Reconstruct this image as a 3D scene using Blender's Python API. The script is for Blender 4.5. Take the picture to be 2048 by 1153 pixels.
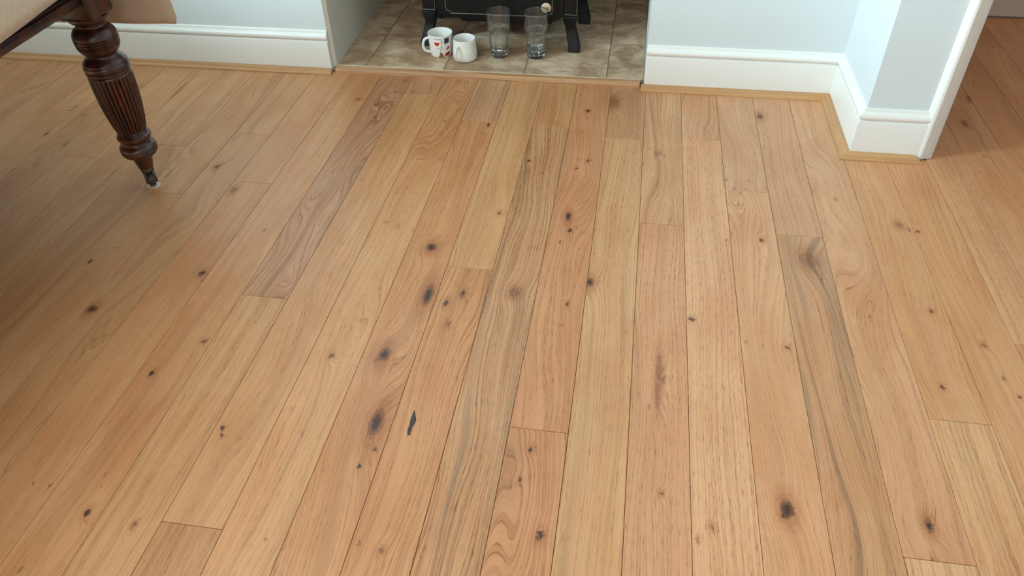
import bpy, bmesh, math, random
from mathutils import Vector, Matrix
random.seed(7)
for o in list(bpy.data.objects): bpy.data.objects.remove(o)
scene = bpy.context.scene
COL = scene.collection
PI = math.pi

# ------------------------------------------------------------------ camera
cam_data = bpy.data.cameras.new('camera')
cam = bpy.data.objects.new('camera', cam_data); COL.objects.link(cam)
RIGHT, UP, FWD = Vector((.9878, .1543, -.0199)), Vector((-.0857, .6510, .7546)), Vector((-.1294, .7437, -.6560))
FWD.normalize(); RIGHT = (RIGHT - FWD*RIGHT.dot(FWD)).normalized(); UP = RIGHT.cross(FWD)
cam.matrix_world = Matrix((( RIGHT.x, UP.x, -FWD.x, -.0626), (RIGHT.y, UP.y, -FWD.y, 0.0), (RIGHT.z, UP.z, -FWD.z, 1.2753), (0, 0, 0, 1)))
cam_data.sensor_width = 36; cam_data.lens = 1513.97/2048*36; cam_data.clip_start = .02
scene.camera = cam

# ------------------------------------------------------------------ light and exposure
scene.view_settings.view_transform = 'Standard'; scene.view_settings.look = 'None'
scene.view_settings.gamma = 1; scene.view_settings.use_curve_mapping = False
scene.view_settings.exposure = 0.0
w = bpy.data.worlds.new('world'); scene.world = w; w.use_nodes = True
w.node_tree.nodes['Background'].inputs[0].default_value = (.75, .87, 1, 1)
w.node_tree.nodes['Background'].inputs[1].default_value = .25
def area(name, loc, target, sx, sy, power, col):
    d = bpy.data.lights.new(name, 'AREA'); d.shape = 'RECTANGLE'; d.size = sx; d.size_y = sy
    d.energy = power; d.color = col
    o = bpy.data.objects.new(name, d); COL.objects.link(o); o.location = loc
    o.rotation_euler = (Vector(target) - Vector(loc)).to_track_quat('-Z', 'Y').to_euler()
    return o
# daylight at the side window (left), the window behind the camera, plus an added fill lamp in the room beyond the opening
area('daylight_side_window', (-3.28, .66, 1.50), (-2, .66, 1.50), .50, 1.25, 305, (.60, .85, 1.0))
area('daylight_rear_window', (-.85, -1.58, 1.60), (-.45, 0, 1.3), 1.9, 1.3, 32, (1.0, .93, .86))
area('fill_next_room', (2.2, 2.9, 2.2), (1.6, 2.9, 0), .8, .8, 5, (1.0, .92, .86))

# ------------------------------------------------------------------ helpers
def link(name, me, mat=None, parent=None, loc=(0, 0, 0)):
    o = bpy.data.objects.new(name, me); COL.objects.link(o); o.location = loc
    if mat is not None: me.materials.append(mat)
    if parent is not None: o.parent = parent
    return o
def obj(name, bm, mat=None, parent=None, loc=(0, 0, 0), smooth=False, ang=38):
    me = bpy.data.meshes.new(name)
    bmesh.ops.recalc_face_normals(bm, faces=bm.faces[:])
    if smooth:
        for f in bm.faces: f.smooth = True
        for e in bm.edges:
            if len(e.link_faces) == 2 and e.calc_face_angle(0) > math.radians(ang): e.smooth = False
    bm.to_mesh(me); bm.free()
    return link(name, me, mat, parent, loc)
def tag(o, label=None, cat=None, group=None, kind=None):
    if label: o['label'] = label
    if cat: o['category'] = cat
    if group: o['group'] = group
    if kind: o['kind'] = kind
    return o
def empty(name, loc):
    o = bpy.data.objects.new(name, None); COL.objects.link(o); o.location = loc; o.empty_display_size = .05
    return o
def add_box(bm, x0, x1, y0, y1, z0, z1, bev=0, seg=1):
    r = bmesh.ops.create_cube(bm, size=1)
    for v in r['verts']:
        v.co = Vector(((x0+x1)/2 + v.co.x*(x1-x0), (y0+y1)/2 + v.co.y*(y1-y0), (z0+z1)/2 + v.co.z*(z1-z0)))
    if bev:
        es = list({e for v in r['verts'] for e in v.link_edges})
        bmesh.ops.bevel(bm, geom=es, offset=bev, segments=seg, affect='EDGES', profile=.5)
    return bm
def box(x0, x1, y0, y1, z0, z1, bev=0, seg=1):
    return add_box(bmesh.new(), x0, x1, y0, y1, z0, z1, bev, seg)
def lathe(bm, prof, n=64, rfun=None, c=(0, 0), closed=False):
    rings = []
    for (r, z) in prof:
        ring = []
        for i in range(n):
            a = 2*PI*i/n
            rr = r if rfun is None else rfun(r, z, a)
            ring.append(bm.verts.new((c[0]+rr*math.cos(a), c[1]+rr*math.sin(a), z)))
        rings.append(ring)
    m = len(rings)
    for k in range(m if closed else m-1):
        A, B = rings[k], rings[(k+1) % m]
        for i in range(n): bm.faces.new((A[i], A[(i+1) % n], B[(i+1) % n], B[i]))
    if not closed:
        bm.faces.new(rings[0][::-1]); bm.faces.new(rings[-1])
    return bm
def prism(bm, pts, axis, a, b):
    """polygon pts extruded along an axis from a to b; pts give the two other coordinates in order"""
    def mk(p, t):
        if axis == 'x': return (t, p[0], p[1])
        if axis == 'y': return (p[0], t, p[1])
        return (p[0], p[1], t)
    A = [bm.verts.new(mk(p, a)) for p in pts]; B = [bm.verts.new(mk(p, b)) for p in pts]
    n = len(pts)
    for i in range(n): bm.faces.new((A[i], A[(i+1) % n], B[(i+1) % n], B[i]))
    bm.faces.new(A[::-1]); bm.faces.new(B)
    return bm
def tube(bm, pts, r, n=10, closed=False, flat=1.0, r1=None):
    pts = [Vector(p) for p in pts]; rings = []; m = len(pts); up = Vector((0, 0, 1)); prevu = None
    for i, p in enumerate(pts):
        if closed: t = (pts[(i+1) % m] - pts[i-1]).normalized()
        else: t = (pts[min(i+1, m-1)] - pts[max(i-1, 0)]).normalized()
        if prevu is None:
            u = t.cross(up if abs(t.z) < .9 else Vector((1, 0, 0))).normalized()
        else: u = (prevu - t*prevu.dot(t)).normalized()
        prevu = u; v = t.cross(u)
        rr = r if r1 is None else r + (r1-r)*i/(m-1)
        rings.append([bm.verts.new(p + u*rr*flat*math.cos(2*PI*k/n) + v*rr*math.sin(2*PI*k/n)) for k in range(n)])
    for i in range(m if closed else m-1):
        A, B = rings[i], rings[(i+1) % m]
        for k in range(n): bm.faces.new((A[k], A[(k+1) % n], B[(k+1) % n], B[k]))
    if not closed: bm.faces.new(rings[0][::-1]); bm.faces.new(rings[-1])
    return bm
def sweep(prof, A, B, inn, dprev=None, dnext=None):
    """profile [(offset into the room, z)] swept A->B along a wall whose room side is inn; mitres towards neighbouring runs"""
    bm = bmesh.new(); A = Vector(A); B = Vector(B); d = (B-A).normalized(); inn = Vector(inn)
    def pos(P, off, z, inn2):
        if inn2 is None: return (P.x+inn.x*off, P.y+inn.y*off, z)
        m = (inn + Vector(inn2)); return (P.x+m.x*off, P.y+m.y*off, z)
    a = [bm.verts.new(pos(A, o_, z, dprev)) for o_, z in prof]
    b = [bm.verts.new(pos(B, o_, z, dnext)) for o_, z in prof]
    n = len(prof)
    for i in range(n): bm.faces.new((a[i], a[(i+1) % n], b[(i+1) % n], b[i]))
    bm.faces.new(a[::-1]); bm.faces.new(b)
    return bm

# ------------------------------------------------------------------ materials
def lin(c):
    f = lambda v: (v/12.92 if v <= .04045 else ((v+.055)/1.055)**2.4)
    return tuple(f(x/255) for x in c) + (1,)
def new_mat(name):
    m = bpy.data.materials.new(name); m.use_nodes = True
    nt = m.node_tree; return m, nt, nt.nodes['Principled BSDF']
def plain(name, rgb, rough=.5, metal=0, var=0, scale=8, bump=0, bscale=120, spec=.5, coat=0):
    m, nt, b = new_mat(name); c = lin(rgb)
    b.inputs['Base Color'].default_value = c; b.inputs['Roughness'].default_value = rough
    b.inputs['Metallic'].default_value = metal; b.inputs['Specular IOR Level'].default_value = spec
    b.inputs['Coat Weight'].default_value = coat
    tc = nt.nodes.new('ShaderNodeTexCoord')
    if var:
        n = nt.nodes.new('ShaderNodeTexNoise'); n.inputs['Scale'].default_value = scale; n.inputs['Detail'].default_value = 4
        nt.links.new(tc.outputs['Object'], n.inputs['Vector'])
        mx = nt.nodes.new('ShaderNodeMix'); mx.data_type = 'RGBA'
        mx.inputs[6].default_value = tuple(v*(1-var) for v in c[:3])+(1,)
        mx.inputs[7].default_value = tuple(min(1, v*(1+var)) for v in c[:3])+(1,)
        nt.links.new(n.outputs[0], mx.inputs[0]); nt.links.new(mx.outputs[2], b.inputs['Base Color'])
    if bump:
        n = nt.nodes.new('ShaderNodeTexNoise'); n.inputs['Scale'].default_value = bscale; n.inputs['Detail'].default_value = 3
        nt.links.new(tc.outputs['Object'], n.inputs['Vector'])
        bp = nt.nodes.new('ShaderNodeBump'); bp.inputs['Strength'].default_value = bump; bp.inputs['Distance'].default_value = .002
        nt.links.new(n.outputs[0], bp.inputs['Height']); nt.links.new(bp.outputs[0], b.inputs['Normal'])
    return m

class N:
    """small node-building helper"""
    def __init__(s, nt): s.nt = nt
    def val(s, sock, v):
        if isinstance(v, bpy.types.NodeSocket): s.nt.links.new(v, sock)
        elif v is not None: sock.default_value = v
    def math(s, op, a, b=None, c=None, clamp=False):
        n = s.nt.nodes.new('ShaderNodeMath'); n.operation = op; n.use_clamp = clamp
        s.val(n.inputs[0], a); s.val(n.inputs[1], b)
        if c is not None: s.val(n.inputs[2], c)
        return n.outputs[0]
    def vmath(s, op, a, b=None):
        n = s.nt.nodes.new('ShaderNodeVectorMath'); n.operation = op
        s.val(n.inputs[0], a); s.val(n.inputs[1], b)
        return n.outputs['Value'] if op in ('DOT_PRODUCT', 'LENGTH') else n.outputs[0]
    def noise(s, vec, scale=1, detail=2, rough=.5, dist=0):
        n = s.nt.nodes.new('ShaderNodeTexNoise'); s.val(n.inputs['Vector'], vec)
        n.inputs['Scale'].default_value = scale; n.inputs['Detail'].default_value = detail
        n.inputs['Roughness'].default_value = rough; n.inputs['Distortion'].default_value = dist
        return n.outputs[0]
    def xyz(s, x, y, z):
        n = s.nt.nodes.new('ShaderNodeCombineXYZ'); s.val(n.inputs[0], x); s.val(n.inputs[1], y); s.val(n.inputs[2], z); return n.outputs[0]
    def sep(s, v):
        n = s.nt.nodes.new('ShaderNodeSeparateXYZ'); s.val(n.inputs[0], v); return n.outputs
    def ramp(s, v, a, b, lo=0, hi=1):
        n = s.nt.nodes.new('ShaderNodeMapRange'); n.interpolation_type = 'SMOOTHSTEP'
        s.val(n.inputs[0], v); n.inputs[1].default_value = a; n.inputs[2].default_value = b
        n.inputs[3].default_value = lo; n.inputs[4].default_value = hi; return n.outputs[0]
    def mix(s, f, a, b, mode='MIX'):
        n = s.nt.nodes.new('ShaderNodeMix'); n.data_type = 'RGBA'; n.blend_type = mode
        s.val(n.inputs[0], f); s.val(n.inputs[6], a); s.val(n.inputs[7], b); return n.outputs[2]

def oak_group():
    g = bpy.data.node_groups.new('oak_grain', 'ShaderNodeTree')
    def inp(n, t, d):
        s_ = g.interface.new_socket(n, in_out='INPUT', socket_type=t); s_.default_value = d
    inp('Vector', 'NodeSocketVector', (0, 0, 0)); inp('Warp', 'NodeSocketFloat', 0)
    inp('Base', 'NodeSocketColor', (.5, .4, .3, 1)); inp('Streak', 'NodeSocketColor', (.4, .3, .2, 1))
    inp('StreakAmt', 'NodeSocketFloat', .3); inp('Cathedral', 'NodeSocketFloat', .04)
    inp('Contrast', 'NodeSocketFloat', .5); inp('Pores', 'NodeSocketFloat', .5); inp('Seed', 'NodeSocketFloat', 0)
    g.interface.new_socket('Color', in_out='OUTPUT', socket_type='NodeSocketColor')
    g.interface.new_socket('Height', in_out='OUTPUT', socket_type='NodeSocketFloat')
    gi = g.nodes.new('NodeGroupInput'); go = g.nodes.new('NodeGroupOutput'); I = gi.outputs; n = N(g)
    x, y, z = n.sep(I['Vector'])[:3]; sd = I['Seed']
    w1 = n.noise(n.xyz(n.math('MULTIPLY', x, 7.5), n.math('MULTIPLY', y, 1.5), sd), 1, 1.5, .45)
    gx = n.math('MULTIPLY_ADD', n.math('SUBTRACT', w1, .5), n.math('MULTIPLY', I['Cathedral'], 2.6), x)
    w2 = n.noise(n.xyz(n.math('MULTIPLY', x, 40), n.math('MULTIPLY', y, 9), sd), 1, 2)
    gx = n.math('MULTIPLY_ADD', n.math('SUBTRACT', w2, .5), .004, gx)
    gx = n.math('ADD', gx, I['Warp'])
    # growth rings
    rg = n.noise(n.xyz(n.math('MULTIPLY', gx, 240), n.math('MULTIPLY', y, .5), sd), 1, 4, .62)
    ring = n.ramp(rg, .44, .62)
    # broad streaks
    st = n.noise(n.xyz(n.math('MULTIPLY', gx, 34), n.math('MULTIPLY', y, .9), n.math('ADD', sd, 5.3)), 1, 3, .6)
    streak = n.ramp(st, .46, .72)
    # blotches
    bl = n.noise(n.xyz(n.math('MULTIPLY', x, 9), n.math('MULTIPLY', y, 3), n.math('ADD', sd, 9.1)), 1, 3, .55)
    # pores : short dark dashes along the grain, denser in the dark rings
    po = n.noise(n.xyz(n.math('MULTIPLY', gx, 800), n.math('MULTIPLY', y, 34), sd), 1, 2, .6)
    pore = n.ramp(po, .52, .68)
    pore = n.math('MULTIPLY', pore, n.math('MULTIPLY_ADD', ring, .75, .3))
    # pale flecks
    fl = n.noise(n.xyz(n.math('MULTIPLY', gx, 420), n.math('MULTIPLY', y, 34), n.math('ADD', sd, 3.7)), 1, 1)
    fleck = n.ramp(fl, .60, .76)
    c = I['Base']
    c = n.mix(n.math('MULTIPLY', n.ramp(bl, .40, .66), .6), c, n.mix(1.0, c, (.86, .74, .62, 1), 'MULTIPLY'))
    b2 = n.noise(n.xyz(n.math('MULTIPLY', x, 14), n.math('MULTIPLY', y, 2), n.math('ADD', sd, 21)), 1, 2)
    c = n.mix(n.math('MULTIPLY', n.ramp(b2, .45, .7), .5), c, n.mix(1.0, c, (1.0, .90, .92, 1), 'MULTIPLY'))
    c = n.mix(n.math('MULTIPLY', streak, I['StreakAmt']), c, I['Streak'])
    c = n.mix(n.math('MULTIPLY', ring, n.math('MULTIPLY', I['Contrast'], .9)), c, n.mix(1.0, c, (.66, .54, .42, 1), 'MULTIPLY'))
    c = n.mix(n.math('MULTIPLY', pore, n.math('MULTIPLY', I['Pores'], 1.35)), c, n.mix(1.0, c, (.42, .32, .24, 1), 'MULTIPLY'))
    c = n.mix(n.math('MULTIPLY', fleck, n.math('MULTIPLY', I['Pores'], .35)), c, n.mix(1.0, c, (1.22, 1.24, 1.25, 1), 'MULTIPLY'))
    g.links.new(c, go.inputs['Color'])
    h = n.math('SUBTRACT', n.math('MULTIPLY', rg, .4), n.math('MULTIPLY', pore, .7))
    g.links.new(h, go.inputs['Height'])
    return g
OAK = oak_group()
def oak_mat(name, base, streak=(150, 115, 82), samt=.3, cath=.04, contrast=.45, pores=.55, knots=(), rough=.40, seed=None, along='y', resin=None, bump=.10):
    m, nt, b = new_mat(name); n = N(nt)
    tc = nt.nodes.new('ShaderNodeTexCoord'); v = tc.outputs['Object']
    if along == 'x':
        s_ = n.sep(v); v = n.xyz(n.math('ADD', s_[1], s_[2]), s_[0], s_[2])
    gr = nt.nodes.new('ShaderNodeGroup'); gr.node_tree = OAK
    nt.links.new(v, gr.inputs['Vector'])
    gr.inputs['Base'].default_value = lin(base); gr.inputs['Streak'].default_value = lin(streak)
    gr.inputs['StreakAmt'].default_value = samt; gr.inputs['Cathedral'].default_value = cath
    gr.inputs['Contrast'].default_value = contrast; gr.inputs['Pores'].default_value = pores
    gr.inputs['Seed'].default_value = random.uniform(0, 60) if seed is None else seed
    col = gr.outputs['Color']
    if knots or resin:
        warp = None
        s0 = random.uniform(0, 50)
        jit = n.nt.nodes.new('ShaderNodeTexNoise'); jit.inputs['Scale'].default_value = 150; jit.inputs['Detail'].default_value = 3
        nt.links.new(n.vmath('ADD', v, (s0, s0, 0)), jit.inputs['Vector'])
        jo = n.vmath('MULTIPLY', n.vmath('SUBTRACT', jit.outputs['Color'], (.5, .5, .5)), (.014, .026, 0))
        vj = n.vmath('ADD', v, jo)
        mott = n.noise(v, 260, 2)
        for (kx, ky, rx, ry, dk, halo) in knots:
            big_ = 1.55 if halo >= .7 else 1.25
            rx *= .001*big_; ry *= .001*big_
            big = max(rx, .004)
            d0 = n.vmath('SUBTRACT', v, (kx, ky, 0))
            if halo > .25:
                q = n.vmath('MULTIPLY', d0, (1/(big*2.6), 1/(max(ry, .006)*3.0), 0))
                e = n.math('POWER', 2.718, n.math('MULTIPLY', n.vmath('DOT_PRODUCT', q, q), -1))
                wv = n.math('MULTIPLY', e, (.026 if dk > .1 else -.06)*halo*(big/.010)**.5)
                warp = wv if warp is None else n.math('ADD', warp, wv)
            dj = n.vmath('SUBTRACT', vj, (kx, ky, 0))
            q2 = n.vmath('MULTIPLY', dj, (1/rx, 1/ry, 0)); r2 = n.vmath('LENGTH', q2)
            if dk < .1: continue
            if halo > .05:
                hm = n.ramp(n.vmath('LENGTH', n.vmath('MULTIPLY', dj, (1/(rx*2.6), 1/(ry*3.4), 0))), .15, 1.0, min(.8, .7*halo+.12), 0)
                col = n.mix(hm, col, n.mix(1.0, col, (.66, .47, .34, 1), 'MULTIPLY'))
            if halo >= .4:
                rr = n.ramp(n.math('SINE', n.math('MULTIPLY', r2, 9.0)), 0, .9)
                fo = n.ramp(r2, .9, 2.8, .22, 0)
                col = n.mix(n.math('MULTIPLY', rr, fo), col, n.mix(1.0, col, (.55, .42, .34, 1), 'MULTIPLY'))
            core = n.ramp(r2, .65, 1.15, 1, 0)
            core = n.math('MULTIPLY', core, n.math('MULTIPLY_ADD', mott, .5, .72), clamp=True)
            col = n.mix(n.math('MULTIPLY', core, min(1, dk)*.88), col, lin((100, 62, 44)))
            if dk > .6 and rx >= .004:
                cc = n.ramp(r2, .3, .7, .9, 0); col = n.mix(cc, col, lin((60, 38, 30)))
            if False:
                vn = n.math('MULTIPLY', n.ramp(n.math('ABSOLUTE', n.math('SUBTRACT', n.noise(v, 210, 1), .5)), .0, .025, 1, 0), n.ramp(r2, .5, .9, .55, 0)); col = n.mix(vn, col, lin((196, 176, 156)))
        if warp is not None: nt.links.new(warp, gr.inputs['Warp'])
    nt.links.new(col, b.inputs['Base Color'])
    rn = n.noise(v, 14, 3)
    nt.links.new(n.ramp(rn, .3, .7, rough-.05, rough+.07), b.inputs['Roughness'])
    b.inputs['Specular IOR Level'].default_value = .5
    bp = nt.nodes.new('ShaderNodeBump'); bp.inputs['Strength'].default_value = bump; bp.inputs['Distance'].default_value = .001
    nt.links.new(gr.outputs['Height'], bp.inputs['Height']); nt.links.new(bp.outputs[0], b.inputs['Normal'])
    return m

M_plaster = plain('painted_plaster', (212, 219, 219), .75, var=.015, scale=5, bump=.12, bscale=90)
M_reveal = plain('cream_reveal_paint', (214, 208, 196), .8, var=.03, scale=4, bump=.15, bscale=60)
M_gloss = plain('white_gloss_paint', (236, 235, 228), .32, var=.02, scale=12, bump=.10, bscale=45)
M_casing = plain('white_casing_paint', (226, 223, 216), .38, var=.03, scale=20, bump=.15, bscale=60)
M_ceiling = plain('ceiling_paint', (205, 200, 192), .9)
M_low_bounce = plain('low_bounce_wall_paint', (186, 178, 168), .85)  # unseen walls toned darker to cut the light they bounce
M_mortar = plain('brown_mortar', (142, 118, 92), .95, var=.12, scale=60, bump=.5, bscale=250)
M_sub = plain('dark_subfloor', (52, 38, 27), .9)
M_nextwall = plain('next_room_paint', (196, 186, 184), .6)

# ------------------------------------------------------------------ room shell
GY = 2.612           # front of the skirting on the chimney wall
PY = 2.630           # plaster face of the chimney wall
def struct(name, bm, mat, label=None, cat=None, smooth=False):
    o = obj(name, bm, mat, smooth=smooth); o['kind'] = 'structure'
    if label: o['label'] = label
    if cat: o['category'] = cat
    return o
floor = struct('floor', box(-3.4, 3.0, -1.7, 3.56, -.10, -.0145), M_sub, 'oak plank floor of the room and the room beyond the opening', 'floor')
struct('ceiling', box(-3.4, 3.0, -1.7, 3.6, 2.45, 2.55), M_ceiling, 'white ceiling above the room', 'ceiling')

bm = bmesh.new()     # chimney wall left of the fireplace, ends in the reveal
add_box(bm, -3.4, -1.199, PY, 3.56, -.0145, 2.45)
struct('wall_left_of_hearth', bm, M_plaster, 'pale blue-white plaster wall left of the fireplace', 'wall')
bm = bmesh.new()
prism(bm, [(-.010, PY), (-.010, 3.47), (.50, 3.47), (.50, PY)], 'z', -.0145, 2.45)
add_box(bm, .50, .672, PY, 3.56, -.0145, 2.45)
struct('wall_right_of_hearth', bm, M_plaster, 'pale blue-white plaster wall between fireplace and corner', 'wall')
# plaster lining of the fireplace, painted warmer than the wall
bm = bmesh.new(); prism(bm, [(-1.1995, PY+.002), (-1.187, PY+.012), (-1.197, 3.44), (-1.21, 3.44)], 'z', .0, 1.05)
struct('wall_reveal_left', bm, M_reveal, 'cream painted inner side wall of the fireplace opening', 'wall')
struct('wall_fireplace_back', box(-1.2, -.01, 3.44, 3.56, 0, 1.2), plain('sooty_render', (120, 104, 90), .9, var=.2), 'dull rendered back wall of the fireplace', 'wall')
struct('wall_above_hearth', box(-1.199, -.010, PY, 3.56, 1.05, 2.45), M_plaster, 'plaster wall above the fireplace opening', 'wall')
# pier on the right : turns out of the chimney wall and ends at the opening
RX, PFY = .660, 2.236
bm = bmesh.new(); add_box(bm, RX, .888, PFY, 3.56, -.0145, 2.45)
struct('wall_pier', bm, M_plaster, 'projecting pale wall pier beside the opening to the next room', 'wall')
struct('wall_over_opening', box(.888, 1.85, PFY, 2.36, 2.05, 2.45), M_plaster)
struct('wall_right_of_opening', box(1.85, 3.0, PFY, 2.36, -.0145, 2.45), M_plaster)
struct('wall_right', box(2.9, 3.0, -1.7, 2.236, -.0145, 2.45), M_plaster)
struct('wall_next_room_back', box(.888, 3.0, 3.456, 3.56, -.0145, 2.45), M_nextwall, 'wall of the room beyond the opening', 'wall')
struct('wall_next_room_right', box(2.9, 3.0, 2.36, 3.456, -.0145, 2.45), M_nextwall)
bm = bmesh.new()
for a in ((-1.7, .36, 0, 2.45), (.96, 2.63, 0, 2.45), (.36, .96, 0, .82), (.36, .96, 2.2, 2.45)):
    add_box(bm, -3.4, -3.26, a[0], a[1], a[2]-.0145, a[3])
struct('wall_left', bm, M_low_bounce)
bm = bmesh.new()
for a in ((-3.26, -1.85, 0, 2.45), (.15, 2.9, 0, 2.45), (-1.85, .15, 0, .82), (-1.85, .15, 2.3, 2.45)):
    add_box(bm, a[0], a[1], -1.7, -1.56, a[2]-.0145, a[3])
struct('wall_behind_camera', bm, M_low_bounce)

# skirting boards : tall board, step, torus and cove at the top
SK = [(-.004, .0), (.018, .0), (.018, .112), (.0170, .1165), (.0120, .1185), (.0095, .1205), (.0095, .1225), (.0160, .1245), (.0190, .129),
      (.0195, .1345), (.0175, .1405), (.012, .1455), (.0075, .148), (.0070, .153), (.005, .156), (-.004, .158)]
SK = [(o_, z+.001) for o_, z in SK]
def skirt(name, A, B, inn, dp=None, dn=None, label=None, k=SK):
    return struct(name, sweep(k, A, B, inn, dp, dn), M_gloss, label, 'skirting board', smooth=True)
skirt('baseboard_left', (-3.26, PY), (-1.199, PY), (0, -1), label='white moulded skirting board left of the fireplace')
skirt('baseboard_right', (-.010, PY), (RX, PY), (0, -1), None, (-1, 0), 'white moulded skirting board right of the fireplace')
skirt('baseboard_return', (RX, PY), (RX, PFY), (-1, 0), (0, -1), (0, -1), 'bluish white skirting board on the short return wall')
skirt('baseboard_pier', (RX, PFY), (.846, PFY), (0, -1), (-1, 0), None, 'white moulded skirting board on the front of the pier')
SK2 = [(-.004, .004), (.018, .004), (.018, .115), (.012, .12), (.010, .135), (-.004, .14)]
struct('baseboard_next_room', sweep([(a, b*1.05+.002) for a, b in SK2], (.888, 3.456), (2.9, 3.456), (0, -1)), plain('next_room_gloss', (214, 198, 192), .4, var=.05),
       'pinkish white skirting board across the far room', 'skirting board')

# door casing on the end of the pier
cas = [(.836, PFY+.001), (.838, PFY-.006), (.842, PFY-.010), (.846, PFY-.019), (.850, PFY-.0215), (.8565, PFY-.0215), (.8580, PFY-.0185),
       (.8625, PFY-.0175), (.889, PFY-.0085), (.8935, PFY-.003), (.8955, PFY+.004), (.8955, 2.36), (.888, 2.36), (.888, PFY+.001)]
bm = prism(bmesh.new(), cas, 'z', .002, 2.1)
struct('trim_door_casing', bm, M_casing, 'white painted door casing at the edge of the opening', 'door casing', smooth=True)

# oak beading strips at the foot of the skirting
BD = [(0, .0), (.0300, .0), (.0300, .0035), (.0265, .0065), (.0225, .0075), (.0165, .0125), (.0105, .0155), (.0090, .0165), (0, .0165)]
def bead(name, A, B, inn, dp, dn, mat, label, prof=BD):
    return struct(name, sweep(prof, A, B, inn, dp, dn), mat, label, 'floor beading', smooth=True)
M_b1 = oak_mat('beading_left', (206, 160, 112), samt=.45, cath=.015, contrast=.6, pores=.4, along='x', bump=.05)
M_b2 = oak_mat('beading_hearth', (214, 168, 124), samt=.5, cath=.05, contrast=.8, pores=.4, along='x', bump=.05)
M_b3 = oak_mat('beading_right', (204, 156, 104), samt=.3, cath=.01, contrast=.45, pores=.3, along='x', bump=.05)
M_b4 = oak_mat('beading_return', (200, 154, 104), samt=.3, cath=.01, contrast=.45, pores=.3, bump=.05)
bead('trim_1', (-3.26, GY), (-1.196, GY), (0, -1), None, None, M_b1, 'oak beading strip left of the fireplace')
HB = [(-.008, .0), (.019, .0), (.019, .006), (.016, .0125), (.010, .0165), (-.008, .0165)]
bead('trim_2', (-1.186, GY+.018), (-.024, GY+.022), (0, -1), None, None, M_b2, 'oak beading strip along the front of the tiled hearth', HB)
bead('trim_3', (-.0195, GY), (RX-.018, GY), (0, -1), None, (-1, 0), M_b3, 'oak beading strip right of the fireplace')
bead('trim_4', (RX-.018, GY), (RX-.018, PFY-.018), (-1, 0), (0, -1), (0, -1), M_b4, 'oak beading strip along the short return wall')
bead('trim_5', (RX-.018, PFY-.018), (.828, PFY-.018), (0, -1), (-1, 0), (1, 0), M_b3, 'oak beading strip at the foot of the pier')

# windows outside the frame (their light reaches the floor)
bm = bmesh.new()
for y in (.36, .92): add_box(bm, -3.33, -3.28, y, y+.04, .82, 2.2)
for z in (.82, 2.16): add_box(bm, -3.33, -3.28, .36, .96, z-.015, z+.025)
struct('window_1', bm, M_gloss)
bm = bmesh.new()
for x in (-1.85, .11): add_box(bm, x, x+.04, -1.66, -1.61, .82, 2.3)
for z in (.82, 2.26): add_box(bm, -1.85, .15, -1.66, -1.61, z-.015, z+.025)
struct('window_2', bm, M_gloss)

bm = bmesh.new(); F_ = []; K_ = []  # unseen hanging cloth, added to keep side window light off the back-left floor
for i in range(31):
    x = -3.25 + .50*i/30; F_.append((x, 1.42+.035*math.sin(i*1.25)))
P_ = F_ + [(x, y+.012) for x, y in F_[::-1]]
prism(bm, P_, 'z', .01, 2.32)
cur = obj('light_blocker', bm, plain('grey_linen', (150, 146, 140), .9), smooth=True)
tag(cur, 'unseen grey cloth added to block light from the side window', 'light_blocker')

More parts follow.
